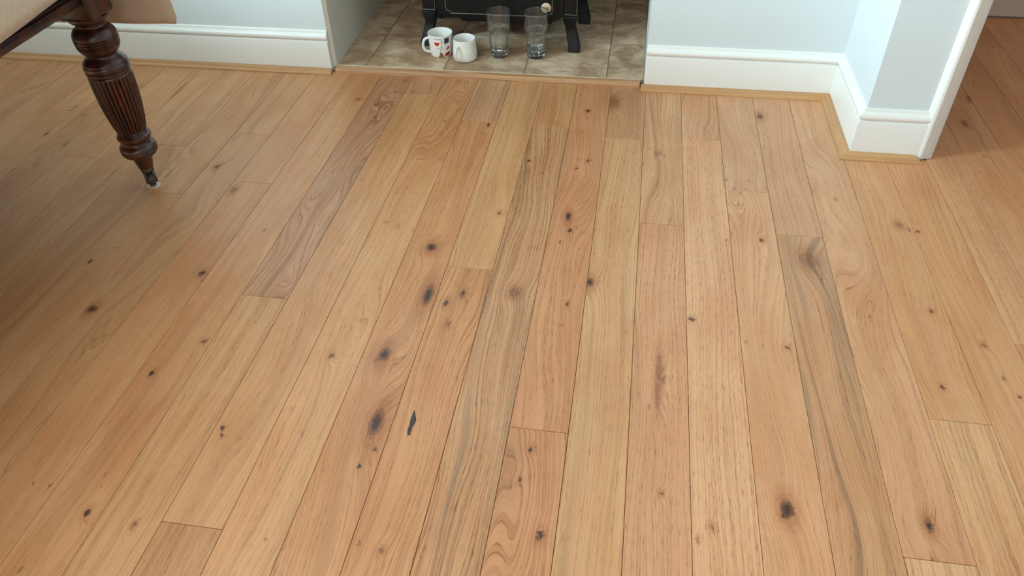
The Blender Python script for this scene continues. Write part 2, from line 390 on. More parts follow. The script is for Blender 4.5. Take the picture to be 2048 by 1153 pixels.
# ------------------------------------------------------------------ oak planks
W = .125
KNOTS = [   # x, y, half width mm, half length mm, darkness, halo
    (-1.0288,2.4047,8,9,0.6,0.6),(-0.9483,2.387,4,4,0.6,0.2),(-0.9171,2.3564,4,4,0.5,0.2),(-0.844,2.4855,2,8,0.9,0.2),(-0.6802,2.2854,4,6,0.8,0.2),
    (-0.5256,2.2756,4,10,0.9,0.6),(-0.1967,2.4147,6,9,0.9,0.5),(-0.1961,2.3641,3,5,0.7,0.2),(-0.2256,2.3464,1,7,0.6,0.1),(-0.1674,2.3711,1,7,0.6,0.1),
    (-0.3566,2.0652,4,6,0.9,0.6),(-0.1705,2.085,4,6,0.9,0.4),(-0.201,2.0366,4,5,0.9,0.4),(-0.1136,2.4879,12,18,0.25,0.9),(0.3903,2.444,10,16,0.65,0.6),
    (-0.202,1.7775,6,14,0.95,0.7),(-0.1912,1.7111,5,9,0.9,0.3),(-0.2134,1.6549,3,4,0.9,0.1),(-0.4019,1.7695,4,7,0.8,0.4),(-0.5603,1.5851,10,12,0.7,0.8),
    (-0.5218,1.3917,9,30,0.75,0.8),(-0.4703,1.3659,6,10,0.75,0.5),(-0.4355,1.4089,6,16,0.65,0.5),(-0.4475,1.292,5,8,0.6,0.4),(-0.5741,1.1709,10,16,0.7,0.8),
    (-0.5881,1.1527,4,4,0.6,0.1),(-0.6969,1.1509,5,8,0.7,0.5),(-0.6732,1.1315,2,3,0.6,0),(-0.8022,1.2004,2,2,0.8,0),(-0.7961,1.1978,2,2,0.8,0),
    (-0.1676,1.4044,4,7,0.9,0.5),(-0.1744,1.327,3,4,0.4,0.3),(-0.1183,1.4944,8,14,0.7,0.8),(-0.3057,1.43,9,11,0.4,0.7),(0.138,1.3885,6,6,0.95,0.5),
    (0.2398,1.7226,3,3,0.9,0.1),(0.2401,1.5903,2,3,0.8,0),(0.3328,1.7346,5,6,0.95,0.6),(0.3551,1.3201,5,5,0.95,0.4),(0.2613,1.3256,3,4,0.7,0.2),
    (0.2999,1.3225,2,3,0.6,0),(0.4459,1.6613,14,20,0.35,0.9),(0.4701,1.582,2,12,0.8,0.3),(0.5628,1.9606,3,5,0.85,0.4),(0.5638,2.1078,12,30,0.08,0.7),
    (0.716,1.8535,9,12,0.45,0.5),(0.7392,1.833,3,9,0.7,0.2),(0.76,1.8263,6,4,0.7,0.1),(0.5684,1.688,16,40,0.06,0.8),(0.5783,1.5132,2,2,0.8,0.1),
    (0.5629,1.4562,2,2,0.8,0.1),(0.7136,1.4962,4,6,0.8,0.4),(0.6766,1.2413,4,6,0.85,0.4),(0.8032,1.3908,5,7,0.6,0.4),(0.8148,1.2871,4,5,0.6,0.3),
    (0.8312,1.2351,4,5,0.85,0.3),(0.3055,0.8794,9,14,0.95,0.8),(0.2963,0.8628,4,6,0.7,0.2),(0.5614,0.8804,6,10,0.7,0.7),(0.5499,0.8117,3,4,0.6,0.3),
    (-0.1976,0.9501,5,7,0.8,0.4),(-0.2082,0.8737,4,6,0.9,0.4),(-0.1534,0.758,7,9,0.8,0.5),(-0.2169,0.8261,20,55,0.03,1.0),(0.0684,0.8803,4,5,0.6,0.5),
    (0.1357,0.7902,4,5,0.5,0.3),(0.1613,0.82,4,6,0.4,0.4),(0.0615,1.2176,6,34,0.4,0.6),(0.0579,1.1341,5,30,0.3,0.5),(0.0402,1.0958,2,6,0.6,0.1),
    (-0.5345,0.9729,11,26,0.7,0.9),(-0.5172,0.9039,4,5,0.7,0.2),(-0.5372,0.8585,4,7,0.7,0.3),(-0.4392,0.685,5,6,0.6,0.4),(-0.4848,0.6928,2,9,0.6,0.1),
    (-0.8578,0.9129,5,6,0.95,0.2),(-0.8496,0.8952,4,4,0.95,0.1),(-1.0288,0.6801,5,8,0.95,0.4),(-1.0907,1.041,5,7,0.85,0.4),(-1.0175,1.1558,6,6,0.85,0.5),
    (-1.1419,1.3963,9,11,0.7,0.5),(-1.1273,1.3693,3,3,0.8,0),(-1.4723,1.4043,5,6,0.95,0.4),(-1.469,1.4627,2,2,0.8,0),(-1.4325,1.4674,3,3,0.8,0),
    (-1.3555,1.2252,11,13,0.8,0.6),(-1.3438,1.2286,3,3,0.8,0),(-1.2287,1.7864,9,13,0.6,0.6),(-1.3403,1.9051,8,10,0.75,0.5),(-1.3271,1.9279,2,3,0.7,0),
    (-1.0519,1.6006,3,5,0.8,0.2),(-0.719,1.682,3,5,0.5,0.2),(-0.6787,1.6701,4,5,0.4,0.3),(-2.0419,2.2133,3,32,0.8,0.3),(-2.0266,2.034,5,11,0.8,0.3),
    (-1.918,1.9829,6,14,0.5,0.5),(-1.6554,1.8186,2,45,0.6,0.3),(-1.4744,1.8499,2,28,0.8,0.3),(-1.7249,2.4005,5,60,0.45,0.5),(-2.2999,2.3469,4,9,0.6,0.2),
    (-2.314,2.3163,4,9,0.5,0.2),(-2.3207,2.5558,3,9,0.6,0.2),(-1.8848,2.4112,3,10,0.7,0.1),(0.0238,2.1826,3,4,0.5,0.2),(0.0496,2.1577,6,9,0.35,0.5),
    (0.0686,2.1446,2,3,0.6,0.1),(0.2552,2.0272,4,4,0.6,0.1),(0.2762,1.983,3,3,0.7,0.1),(0.3317,2.0228,3,3,0.6,0.1),(0.3111,1.982,3,3,0.6,0.1),
    (0.3013,2.0301,2,2,0.5,0),(0.3519,1.9844,2,2,0.6,0),(0.3205,2.0297,3,3,0.5,0.2),(1.1213,2.6617,5,14,0.4,0.4),(1.057,2.4741,5,9,0.6,0.9),
    (1.0591,2.2656,3,5,0.6,0.3),(1.1235,2.6696,4,9,0.4,0.3),(-0.6604,0.6737,3,3,0.5,0.1),(-1.1753,0.7283,2,4,0.7,0.1),(-1.1387,0.7264,2,4,0.7,0.1),
    (-1.0342,0.7412,2,3,0.8,0),(-1.0435,0.7675,2,3,0.8,0),(-0.9232,0.6678,4,6,0.6,0.6),(-1.0827,0.5542,3,5,0.7,0.2),(-0.2559,0.9875,2,2,0.3,0.1),
]
# row : end joints (y).  Row k lies between x = k*W and (k+1)*W
JOINTS = {-15: [1.908], -13: [2.015], -12: [1.744], -11: [2.12, .35], -10: [1.833, .1], -8: [1.329], -7: [.684, 2.463], -6: [2.027, .2], -5: [2.298, .3],
          -4: [1.511, .1], -3: [2.293, .15], -2: [1.002], -1: [2.24, .25], 0: [1.773, .1], 1: [2.265, .35], 2: [1.972, .15], 3: [1.766, .3],
          4: [.808], 5: [1.146], 6: [.45], 7: [1.405], 8: [.9, 2.62], 9: [2.186], 10: [3.115, 1.5], 11: [2.4], 12: [1.8], 13: [2.9],
          -9: [.25], -14: [1.1], -16: [1.35], -17: [2.2]}
G = (140, 120, 98)
#  (row, segment from the near end): base colour, streak colour, streak amount, cathedral, contrast, pores
TONE = {
 (-9,1): ((204,158,112), (168,122,84), .35, .05, .35, .35), (-10,1): ((200,154,108), (164,118,80), .3, .04, .35, .35), (-10,2): ((206,160,114), (168,124,84), .3, .04, .35, .3),
 (-8,0): ((208,166,118), (170,128,90), .3, .04, .4, .5), (-8,1): ((186,144,112), (140,104,80), .55, .11, .85, .5),
 (-7,0): ((196,154,108), (160,118,80), .4, .02, .5, .7), (-7,1): ((212,168,120), (180,136,94), .3, .06, .35, .45), (-7,2): ((204,162,122), (164,122,90), .4, .10, .6, .4),
 (-6,1): ((214,170,120), (176,134,92), .35, .05, .35, .45), (-6,2): ((204,156,106), (162,114,74), .4, .10, .6, .4),
 (-5,1): ((206,156,110), (160,108,74), .45, .05, .45, .5), (-5,2): ((208,172,138), (170,134,104), .3, .03, .55, .6),
 (-4,1): ((206,158,110), (152,106,72), .55, .04, .7, .55), (-4,2): ((214,174,126), (176,132,92), .35, .05, .35, .45),
 (-3,1): ((202,164,124), (138,110,84), .75, .05, .8, .75), (-3,2): ((212,166,118), (170,124,84), .4, .03, .45, .5),
 (-2,0): ((208,160,118), (172,124,88), .4, .10, .65, .55), (-2,1): ((210,158,116), (176,118,82), .4, .05, .45, .6),
 (-1,1): ((210,172,126), (164,130,94), .5, .03, .35, .55), (-1,2): ((196,154,114), (150,112,80), .5, .08, .5, .45),
 (0,1): ((208,162,124), (172,126,92), .35, .03, .5, .75), (0,2): ((210,172,130), (170,132,96), .4, .08, .55, .65),
 (1,1): ((224,182,142), (196,150,112), .2, .02, .45, .8), (1,2): ((208,168,128), (172,132,98), .4, .06, .55, .55),
 (2,1): ((214,170,128), (178,134,96), .3, .07, .4, .45), (2,2): ((204,166,132), (172,134,104), .3, .06, .4, .4),
 (3,1): ((194,156,118), (142,116,92), .75, .06, .55, .5), (3,2): ((200,160,128), (172,136,108), .3, .03, .35, .45),
 (4,0): ((214,178,138), (180,142,104), .3, .02, .5, .5), (4,1): ((206,166,128), (182,140,108), .3, .07, .4, .5),
 (5,0): ((216,178,132), (182,142,102), .3, .02, .5, .55), (5,1): ((208,164,118), (178,132,90), .3, .04, .35, .4),
 (6,1): ((206,160,112), (174,126,82), .35, .04, .35, .4), (7,0): ((190,146,104), (150,108,74), .4, .03, .4, .5), (7,1): ((208,168,126), (178,138,100), .3, .02, .5, .6),
 (8,1): ((200,154,110), (168,122,82), .35, .04, .35, .4), (8,2): ((196,146,102), (160,112,74), .4, .05, .4, .4),
}
for row in range(-27, 24):
    x0, x1 = row*W, (row+1)*W
    ymax = 3.44 if row >= 7 else (2.30 if row in (5, 6) else 2.622)
    ymax = 2.218 if row in (5, 6) else ymax
    if row == 4: ymax = 2.62
    if x1 > 2.9: ymax = 2.2
    js = sorted(j for j in JOINTS.get(row, [random.uniform(.4, 2.0)]) if j < ymax-.05)
    ys = [-1.55] + js + [ymax]
    for s_ in range(len(ys)-1):
        ya, yb = ys[s_], ys[s_+1]
        gap = .0005
        xa, xb = x0+gap, x1-gap
        if row == 6 : pass
        cx, cy = (xa+xb)/2, (ya+yb)/2
        kn = [(k[0]-cx, k[1]-cy, k[2], k[3], k[4], k[5]) for k in KNOTS if x0-.004 <= k[0] <= x1+.004 and ya <= k[1] < yb]
        t = TONE.get((row, s_))
        if t is None:
            j = random.uniform(-7, 7)
            b_ = (201+j, 156+j*.9, 113+j*.8) if row < 8 else (196+j, 146+j, 100+j)
            if row < -10: b_ = (b_[0]-8, b_[1]-3, b_[2]-5)
            t = (b_, (158, 118, 82), random.uniform(.3, .5), random.uniform(.03, .09), random.uniform(.25, .42), .35)
        MB = (215, 158, 111); MS = (166, 119, 78)
        t = (tuple(a*.58+b*.42+(b-c_)*.58 for a, b, c_ in zip(t[0], MB, (208, 163, 119))), tuple(a*.7+b*.3 for a, b in zip(t[1], MS))) + tuple(t[2:])
        mat = oak_mat('oak_plank', t[0], t[1], t[2], t[3], t[4], t[5], kn)
        bm = bmesh.new()
        hx, hy, c = (xb-xa)/2, (yb-ya)/2-.0005, .0007
        lo = [bm.verts.new((sx*hx, sy*hy, -.014)) for sx, sy in ((-1, -1), (1, -1), (1, 1), (-1, 1))]
        mi = [bm.verts.new((sx*hx, sy*hy, -c)) for sx, sy in ((-1, -1), (1, -1), (1, 1), (-1, 1))]
        hi = [bm.verts.new((sx*(hx-c), sy*(hy-c), 0)) for sx, sy in ((-1, -1), (1, -1), (1, 1), (-1, 1))]
        for A, B in ((lo, mi), (mi, hi)):
            for i in range(4): bm.faces.new((A[i], A[(i+1) % 4], B[(i+1) % 4], B[i]))
        bm.faces.new(lo[::-1]); bm.faces.new(hi)
        p = obj('plank', bm, mat, floor, (cx, cy, random.uniform(-.0003, 0)))
# filled resin pocket : long dark split in one plank
bm = bmesh.new()
pts = []
n_ = 26
for i in range(n_):
    a = 2*PI*i/n_; r = 1 + .22*math.sin(3*a+1) + .12*math.sin(7*a)
    u, v = .0055*math.cos(a)*r, .034*math.sin(a)*(1+.1*math.sin(5*a))
    pts.append((u + .001*math.sin(v*120), v))
lo = [bm.verts.new((x, y, .0001)) for x, y in pts]; hi = [bm.verts.new((x*.9, y*.96, .0005)) for x, y in pts]
for i in range(n_): bm.faces.new((lo[i], lo[(i+1) % n_], hi[(i+1) % n_], hi[i]))
bm.faces.new(hi); bm.faces.new(lo[::-1])
rp = obj('resin_filler', bm, plain('dark_resin', (62, 42, 36), .25, var=.7, scale=160, bump=.5, bscale=300), floor, (-.4585, .981, 0))
rp.rotation_euler = (0, 0, .05); rp['label'] = 'glossy dark filled split in a plank'

# ------------------------------------------------------------------ hearth
hearth = obj('hearth', box(-1.198, -.011, GY+.024, 3.44, -.012, .0135), M_mortar)
tag(hearth, 'beige stone tiled hearth raised slightly above the oak floor', 'hearth')
def tile_mat(i):
    m, nt, b = new_mat('travertine_tile'); n = N(nt)
    tc = nt.nodes.new('ShaderNodeTexCoord'); v = n.vmath('ADD', tc.outputs['Object'], (i*3.1, i*1.7, 0))
    a = n.noise(v, 7, 5, .6, .6); bb = n.noise(n.vmath('MULTIPLY', v, (14, 40, 1)), 1, 4, .6, .8); cc = n.noise(v, 120, 3, .6)
    j = random.uniform(-6, 6)
    c = n.mix(n.ramp(a, .38, .60), lin((222+j, 196+j, 164+j)), lin((178+j, 144+j, 112+j)))
    c = n.mix(n.math('MULTIPLY', n.ramp(bb, .50, .70), .6), c, lin((146, 118, 90)))
    c = n.mix(n.math('MULTIPLY', n.ramp(cc, .62, .70), .65), c, lin((110, 84, 62)))
    c = n.mix(n.math('MULTIPLY', n.ramp(n.noise(v, 22, 2), .70, .76), .6), c, lin((120, 84, 58)))
    nt.links.new(c, b.inputs['Base Color'])
    b.inputs['Roughness'].default_value = .48
    bp = nt.nodes.new('ShaderNodeBump'); bp.inputs['Strength'].default_value = .25; bp.inputs['Distance'].default_value = .001
    nt.links.new(n.noise(v, 60, 4), bp.inputs['Height']); nt.links.new(bp.outputs[0], b.inputs['Normal'])
    return m
xs = [-1.198, -1.0745, -.7665, -.4580, -.1475, -.011]; ysl = [2.652, 2.968, 3.278, 3.44]
ti = 0
for i in range(5):
    for j in range(3):
        g_ = .0022
        x0, x1, y0, y1 = xs[i]+(g_ if i else 0), xs[i+1]-(g_ if i < 4 else 0), ysl[j]+(g_*.6 if j else 0), ysl[j+1]-(g_*.6 if j < 2 else 0)
        bm = box(-(x1-x0)/2, (x1-x0)/2, -(y1-y0)/2, (y1-y0)/2, -.008, 0, .0008)
        obj('tile', bm, tile_mat(ti), hearth, ((x0+x1)/2, (y0+y1)/2, .0150+random.uniform(-.0003, .0003))); ti += 1
bm = bmesh.new()
nn = 90; A = []; B = []
for i in range(nn+1):
    x = -1.186+1.165*i/nn
    A.append(bm.verts.new((x, GY+.0265+random.uniform(0, .003), .0152))); B.append(bm.verts.new((x, 2.652-random.uniform(0, .0025), .0152)))
for i in range(nn): bm.faces.new((A[i], A[i+1], B[i+1], B[i]))
ex = bmesh.ops.extrude_face_region(bm, geom=bm.faces[:])
bmesh.ops.translate(bm, verts=[v for v in ex['geom'] if isinstance(v, bmesh.types.BMVert)], vec=(0, 0, -.004))
ms = obj('mortar_strip', bm, plain('pale_mortar', (226, 200, 170), .95, var=.15, scale=70, bump=.5, bscale=250), hearth)
ms['label'] = 'pale crumbling mortar line along the hearth edge'
HZ = .0152

# ------------------------------------------------------------------ stove
M_iron = plain('black_stove_enamel', (12, 11, 11), .42, var=.2, scale=30, bump=.15, bscale=300, spec=.28)
M_iron2 = plain('matt_black_iron', (17, 17, 19), .55, var=.25, scale=40, bump=.3, bscale=200, spec=.35)
M_gilt = plain('worn_pewter_line', (112, 104, 88), .5, metal=.2)
stove = empty('stove', (-.5855, 2.88, HZ))
tag(stove, 'black cast iron stove on splayed legs standing on the tiled hearth', 'stove')
def SO(name, bm, mat, parent=stove, smooth=True):
    # geometry is written in room coordinates; shift it into the stove's frame
    if parent is stove:
        bmesh.ops.translate(bm, verts=bm.verts[:], vec=-Vector(stove.location))
        return obj(name, bm, mat, stove, smooth=smooth)
    bmesh.ops.translate(bm, verts=bm.verts[:], vec=-Vector(stove.location))
    return obj(name, bm, mat, parent, smooth=smooth)
# body with rounded lower corners
def rounded(x0, x1, z0, z1, r, n=6):
    P = []
    for i in range(n+1):
        a = PI + PI/2*i/n; P.append((x0+r*1.6+r*1.6*math.cos(a), z0+r+r*math.sin(a)))
    for i in range(n+1):
        a = 1.5*PI + PI/2*i/n; P.append((x1-r*1.6+r*1.6*math.cos(a), z0+r+r*math.sin(a)))
    P += [(x1, z1), (x0, z1)]
    return P
body = SO('body', prism(bmesh.new(), rounded(-.835, -.336, .126, .60, .034), 'y', 2.878, 3.19), M_iron)
SO('front_panel', prism(bmesh.new(), rounded(-.806, -.362, .145, .58, .016), 'y', 2.868, 2.880), M_iron)
SO('ash_box', box(-.748, -.384, 2.915, 3.15, .100, .128, .003), M_iron2)
SO('top_plate', box(-.93, -.24, 2.80, 3.25, .60, .625, .006, 2), M_iron)
def border(z1):
    p = [(-.795, .171), (-.791, .160), (-.779, .1575), (-.775, .1495), (-.398, .1495), (-.393, .1575), (-.380, .161), (-.377, .171), (-.377, z1), (-.795, z1)]
    return [(x, 2.8668, z) for x, z in p]
SO('border_line', tube(bmesh.new(), border(.56), .0016, 6, True), M_gilt)
def stove_leg(xc, side, back=False):
    """cabriole-like leg: side = +1 right, -1 left"""
    bm = bmesh.new()
    y0 = 2.862 if not back else 3.150
    P = [(0, .1335, .0265), (.002, .120, .0245), (.010, .106, .0215), (.020, .088, .0195), (.019, .072, .0200), (.008, .045, .0212), (-.004, .018, .0225), (-.006, .0, .0225)]
    # offset y, z, half width
    rings = []
    for k, (dy, z, hw) in enumerate(P):
        depth = [.052, .050, .042, .034, .034, .038, .040, .040][k]
        sx = xc + side*[0, 0, .000, .002, .006, .013, .020, .021][k]
        ya, yb = y0+dy, y0+dy+depth
        b_ = .004
        ring = [(sx-hw, ya+b_), (sx-hw+b_, ya), (sx+hw-b_, ya), (sx+hw, ya+b_), (sx+hw, yb), (sx-hw, yb)]
        rings.append([bm.verts.new((x, y, HZ+z)) for x, y in ring])
    for A, B in zip(rings, rings[1:]):
        for i in range(6): bm.faces.new((A[i], A[(i+1) % 6], B[(i+1) % 6], B[i]))
    bm.faces.new(rings[0]); bm.faces.new(rings[-1][::-1])
    lg = SO('leg', bm, M_iron2)
    if not back:
        bm = bmesh.new(); add_box(bm, xc-.0285, xc+.0285, y0-.004, y0+.054, HZ+.1330, HZ+.1400, .002)
        SO('knee_cap', bm, M_iron2, lg)
        bm = bmesh.new(); add_box(bm, xc-.025, xc+.025, y0+.010, y0+.060, HZ+.140, .60, .003)
        SO('corner_post', bm, M_iron)
        bm = bmesh.new(); tube(bm, [(xc+.0265, y0+.0095, .158), (xc+.0265, y0+.0095, .60)], .0012, 6); tube(bm, [(xc-.024, y0+.0095, .1585), (xc+.0265, y0+.0095, .1585)], .0012, 6)
        SO('post_line', bm, M_gilt)
    else:
        bm = bmesh.new(); add_box(bm, xc-.020, xc+.020, y0+.004, y0+.040, HZ+.130, .60, .002); SO('corner_post', bm, M_iron)
    return lg
stove_leg(-.309, 1); stove_leg(-.865, -1)
stove_leg(-.291, 1, True); stove_leg(-.880, -1, True)
# round badge with lettering
bm = bmesh.new(); lathe(bm, [(.0185, 0), (.0190, .0006), (.0190, .0016), (.0182, .0022)], 40)
bmesh.ops.rotate(bm, verts=bm.verts[:], matrix=Matrix.Rotation(PI/2, 3, 'X')); bmesh.ops.translate(bm, verts=bm.verts[:], vec=(-.4005, 2.868, .184))
badge = SO('badge', bm, plain('tan_badge', (206, 178, 146), .6, var=.05, scale=90)); badge['label'] = 'round tan badge with dark lettering'
tcur = bpy.data.curves.new('lettering', 'FONT'); tcur.body = 'FIRE!'; tcur.size = .0135; tcur.align_x = 'CENTER'; tcur.extrude = .0002
to = bpy.data.objects.new('lettering_source', tcur); COL.objects.link(to); bpy.context.view_layer.update()
tm = bpy.data.meshes.new_from_object(to.evaluated_get(bpy.context.evaluated_depsgraph_get())); bpy.data.objects.remove(to)
tm.materials.clear()
lt = link('lettering', tm, plain('badge_ink', (70, 52, 42), .7), badge)
lt.matrix_local = Matrix.Translation(Vector((-.4005, 2.8655, .179)) - Vector(stove.location)) @ Matrix.Rotation(PI/2, 4, 'X')

# ------------------------------------------------------------------ mugs
M_china = plain('white_glazed_china', (240, 237, 230), .12, spec=.6, coat=.3)
def mug(name, loc, outer, inner, handle_pts, hr, label, flat=.6):
    t = empty(name, loc); tag(t, label, 'mug')
    body = obj('mug_body', lathe(bmesh.new(), outer + inner, 72), M_china, t, smooth=True)
    bm = tube(bmesh.new(), handle_pts, hr, 14, flat=flat)
    obj('handle', bm, M_china, t, smooth=True)
    return t
def arc_handle(ang, rtop, rbot, ztop, zbot, out, n=22):
    P = []
    for i in range(n+1):
        t = i/n; a = PI*t
        z = ztop + (zbot-ztop)*(1-math.cos(a))/2
        r = rtop + (rbot-rtop)*t + out*math.sin(a)**.75
        P.append((r*math.cos(ang), r*math.sin(ang), z))
    return P
m1 = (-.8060, 2.790, HZ)
out1 = [(.036, .0), (.0395, .0012), (.0418, .005), (.0428, .012), (.0450, .040), (.0470, .068), (.0482, .0850), (.0485, .0875)]
in1 = [(.0478, .0885), (.0468, .0878), (.0462, .085), (.0450, .066), (.0428, .036), (.0405, .012), (.036, .006), (.002, .0052)]
H1 = math.radians(205)
mugA = mug('patterned_mug', m1, out1, in1, arc_handle(H1, .0455, .0425, .072, .016, .026), .0052,
           'white mug printed with a red heart, bunting and small motifs, left of the two mugs', flat=.75)
def r1(z):   # outer radius of the patterned mug
    for (ra, za), (rb, zb) in zip(out1, out1[1:]):
        if za <= z <= zb: return ra+(rb-ra)*(z-za)/(zb-za)
    return .045
def decal(name, polys, rgb, parent, rf, off=.0003, rough=.25):
    """flat print: polygons given as (arc degrees, height mm) on the mug's wall"""
    bm = bmesh.new()
    for P in polys:
        bm.faces.new([bm.verts.new((a*.75, z, 0)) for a, z in P])
    bmesh.ops.triangulate(bm, faces=bm.faces[:])
    for _ in range(2):
        es = [e for e in bm.edges if e.calc_length() > 3.0]
        if es: bmesh.ops.subdivide_edges(bm, edges=es, cuts=2, use_grid_fill=True); bmesh.ops.triangulate(bm, faces=bm.faces[:])
    for v in bm.verts:
        a, z = math.radians(v.co.x/.75), v.co.y/1000
        r = rf(z)+off; v.co = (r*math.cos(a), r*math.sin(a), z)
    o = obj(name, bm, plain('print_'+name, rgb, rough), parent); return o
AC = math.degrees(math.atan2(-2.79, .745))   # towards the camera
A0 = -75
hp = []
for i in range(20):
    t = 2*PI*i/20; hx = 16*math.sin(t)**3; hy = 13*math.cos(t)-5*math.cos(2*t)-2*math.cos(3*t)-math.cos(4*t)
    hp.append((A0-20+hx*.85, 58+hy*.62))
decal('heart_print', [hp], (200, 32, 26), mugA, r1)
bunt = [[(A0-34+7*i, 80.5-.25*abs(i-3)), (A0-28.5+7*i, 80.5-.25*abs(i-3)), (A0-31.2+7*i, 74)] for i in range(6)]
decal('bunting_print', bunt, (150, 142, 150), mugA, r1)
decal('dark_panel_print', [[(A0+17, 56), (A0+42, 60), (A0+42, 82), (A0+17, 80)]], (34, 40, 56), mugA, r1)
decal('red_shape_print', [[(A0+18, 5), (A0+46, 9), (A0+48, 19), (A0+38, 25), (A0+30, 20), (A0+20, 20)], [(A0+24, 31), (A0+42, 35), (A0+46, 46), (A0+36, 44), (A0+26, 37)]], (168, 44, 50), mugA, r1)
decal('brown_shape_print', [[(A0-14, 3), (A0+10, 3), (A0+14, 10), (A0+5, 13), (A0+8, 19), (A0+2, 23), (A0-6, 23), (A0-11, 19), (A0-7, 13), (A0-17, 10)]], (140, 92, 52), mugA, r1)
def squig(a, z, w, h, n=6, th=1.5):
    w *= 1.2; h *= 1.35
    P = []
    for i in range(n):
        aa = a+w*i/n; P.append([(aa, z), (aa+w/n*.55, z+h*((i % 2)+.4)), (aa+w/n*.7, z+h*((i % 2)+.4)-th), (aa+.8, z-th*.6)])
    return P
lines = squig(A0-24, 40, 18, 2.2) + squig(A0-4, 38, 14, 2.2) + squig(A0-12, 27, 16, 1.8) + squig(A0+16, 48, 18, 2.4) + \
    [[(A0+1, 66), (A0+7, 68), (A0+6, 72), (A0+2, 71)], [(A0+1, 60), (A0+8, 61), (A0+7, 64), (A0+2, 64)], [(A0+1, 44), (A0+3, 44), (A0+4, 56), (A0+2, 56)], [(A0-1, 44), (A0+7, 44), (A0+5, 47), (A0+1, 47)],
     [(A0-4, 20), (A0-2.8, 20), (A0-2.8, 34), (A0-4, 34)], [(A0-7, 34), (A0-1, 36), (A0-2, 38), (A0-6, 36)]]
decal('script_print', lines, (84, 76, 76), mugA, r1)
out2 = [(.034, .0), (.0400, .0012), (.0445, .005), (.0468, .012), (.0474, .022), (.0466, .038), (.0448, .054), (.0434, .070), (.0428, .0815), (.0428, .0835)]
in2 = [(.0421, .0845), (.0410, .0836), (.0404, .081), (.0412, .066), (.0430, .045), (.0440, .022), (.0420, .012), (.036, .007), (.002, .0060)]
m2 = (-.7030, 2.755, HZ)
H2 = math.radians(250)
mugB = mug('plain_mug', m2, out2, in2, arc_handle(H2, .0410, .0440, .066, .014, .026), .0058,
           'small squat white mug with rounded base and faint leaf drawing, right of the two mugs', flat=.8)
def r2(z):
    for (ra, za), (rb, zb) in zip(out2, out2[1:]):
        if za <= z <= zb: return ra+(rb-ra)*(z-za)/(zb-za)
    return .044
B0 = -33
bm = bmesh.new()
def onmug(a, z, off=.0004): r = r2(z/1000)+off; return (r*math.cos(math.radians(a)), r*math.sin(math.radians(a)), z/1000)
for cx_, cz, sx_, sz in ((B0, 60, 9, 12), (B0+6, 45, 10, 11), (B0-3, 32, 9, 9), (B0+10, 66, 7, 8), (B0+12, 28, 8, 8)):
    tube(bm, [onmug(cx_+sx_*math.cos(2*PI*i/14)*(1+.2*math.cos(3*2*PI*i/14)), cz+sz*math.sin(2*PI*i/14)) for i in range(14)], .0005, 5, True)
obj('leaf_drawing', bm, plain('sage_relief', (166, 166, 150), .3), mugB, smooth=True)

# ------------------------------------------------------------------ tumblers
def glass_mat(name, tint=(1, 1, 1, 1), ior=1.5):
    m, nt, b = new_mat(name); b.inputs['Base Color'].default_value = tint; b.inputs['Roughness'].default_value = .015
    b.inputs['Transmission Weight'].default_value = 1 if ior < 1.4 else .988; b.inputs['IOR'].default_value = ior; return m
M_glass = glass_mat('clear_glass', (.97, .99, .99, 1)); M_water = glass_mat('water', (.97, .99, 1, 1), 1.33)
def tumbler(loc, rot, water, label):
    t = empty('tumbler', loc); t.rotation_euler = (0, 0, rot)
    tag(t, label, 'glass', 'glass tumblers on the hearth')
    n = 120; F = 10
    def facet(r, z, a):
        # ten flat sides below the shoulder, round above
        if z > .108 or r < .028: return r
        k = min(1, max(0, (.108-z)/.010))
        s_ = (a % (2*PI/F)) - PI/F
        flat_ = r*math.cos(PI/F)/math.cos(s_)*1.0
        return r*(1-k) + flat_*k
    outer = [(.020, .0012), (.030, .0), (.0335, .002), (.0350, .006), (.0356, .020), (.0368, .045), (.0384, .075), (.0400, .098), (.0408, .104), (.0434, .108),
             (.0443, .112), (.0446, .120), (.0455, .150), (.0462, .172), (.0464, .176)]
    inner = [(.0460, .1780), (.0450, .1778), (.0444, .176), (.0436, .150), (.0426, .120), (.0418, .111), (.0392, .106), (.0376, .100), (.0360, .080), (.0342, .050), (.0326, .026), (.0300, .019), (.020, .0155), (.003, .0150)]
    bm = lathe(bmesh.new(), outer + inner, n, facet)
    obj('glass_body', bm, M_glass, t, smooth=True, ang=14)
    if water:
        prof = [(.003, .01512), (.020, .01562), (.02995, .0191), (.03255, .0261), (.0334, .038), (.0334, .0395), (.001, .0392)]
        obj('water', lathe(bmesh.new(), prof, n), M_water, t, smooth=True)
    return t
tumbler((-.5750, 2.800, HZ), .1, False, 'tall empty faceted glass tumbler beside the white mugs')
tumbler((-.4310, 2.806, HZ), .35, True, 'tall faceted glass tumbler holding a little water, nearest the stove leg')

# ------------------------------------------------------------------ table
def mahog():
    m, nt, b = new_mat('dark_mahogany'); n = N(nt)
    tc = nt.nodes.new('ShaderNodeTexCoord'); v = tc.outputs['Object']
    a = n.noise(n.vmath('MULTIPLY', v, (60, 60, 5)), 1, 4, .6); c_ = n.noise(v, 11, 3)
    c = n.mix(n.ramp(a, .38, .60), lin((86, 38, 24)), lin((42, 19, 14)))
    c = n.mix(n.math('MULTIPLY', n.ramp(c_, .4, .7), .4), c, lin((38, 17, 13)))
    nt.links.new(c, b.inputs['Base Color']); b.inputs['Roughness'].default_value = .33
    b.inputs['Coat Weight'].default_value = .25; b.inputs['Coat Roughness'].default_value = .2
    return m
M_mah = mahog()
M_castor = plain('blackened_castor_metal', (70, 62, 54), .40, metal=.5, var=.3, scale=80)
M_cup = plain('dull_brass_cup', (122, 104, 82), .42, metal=.6, var=.2, scale=80)
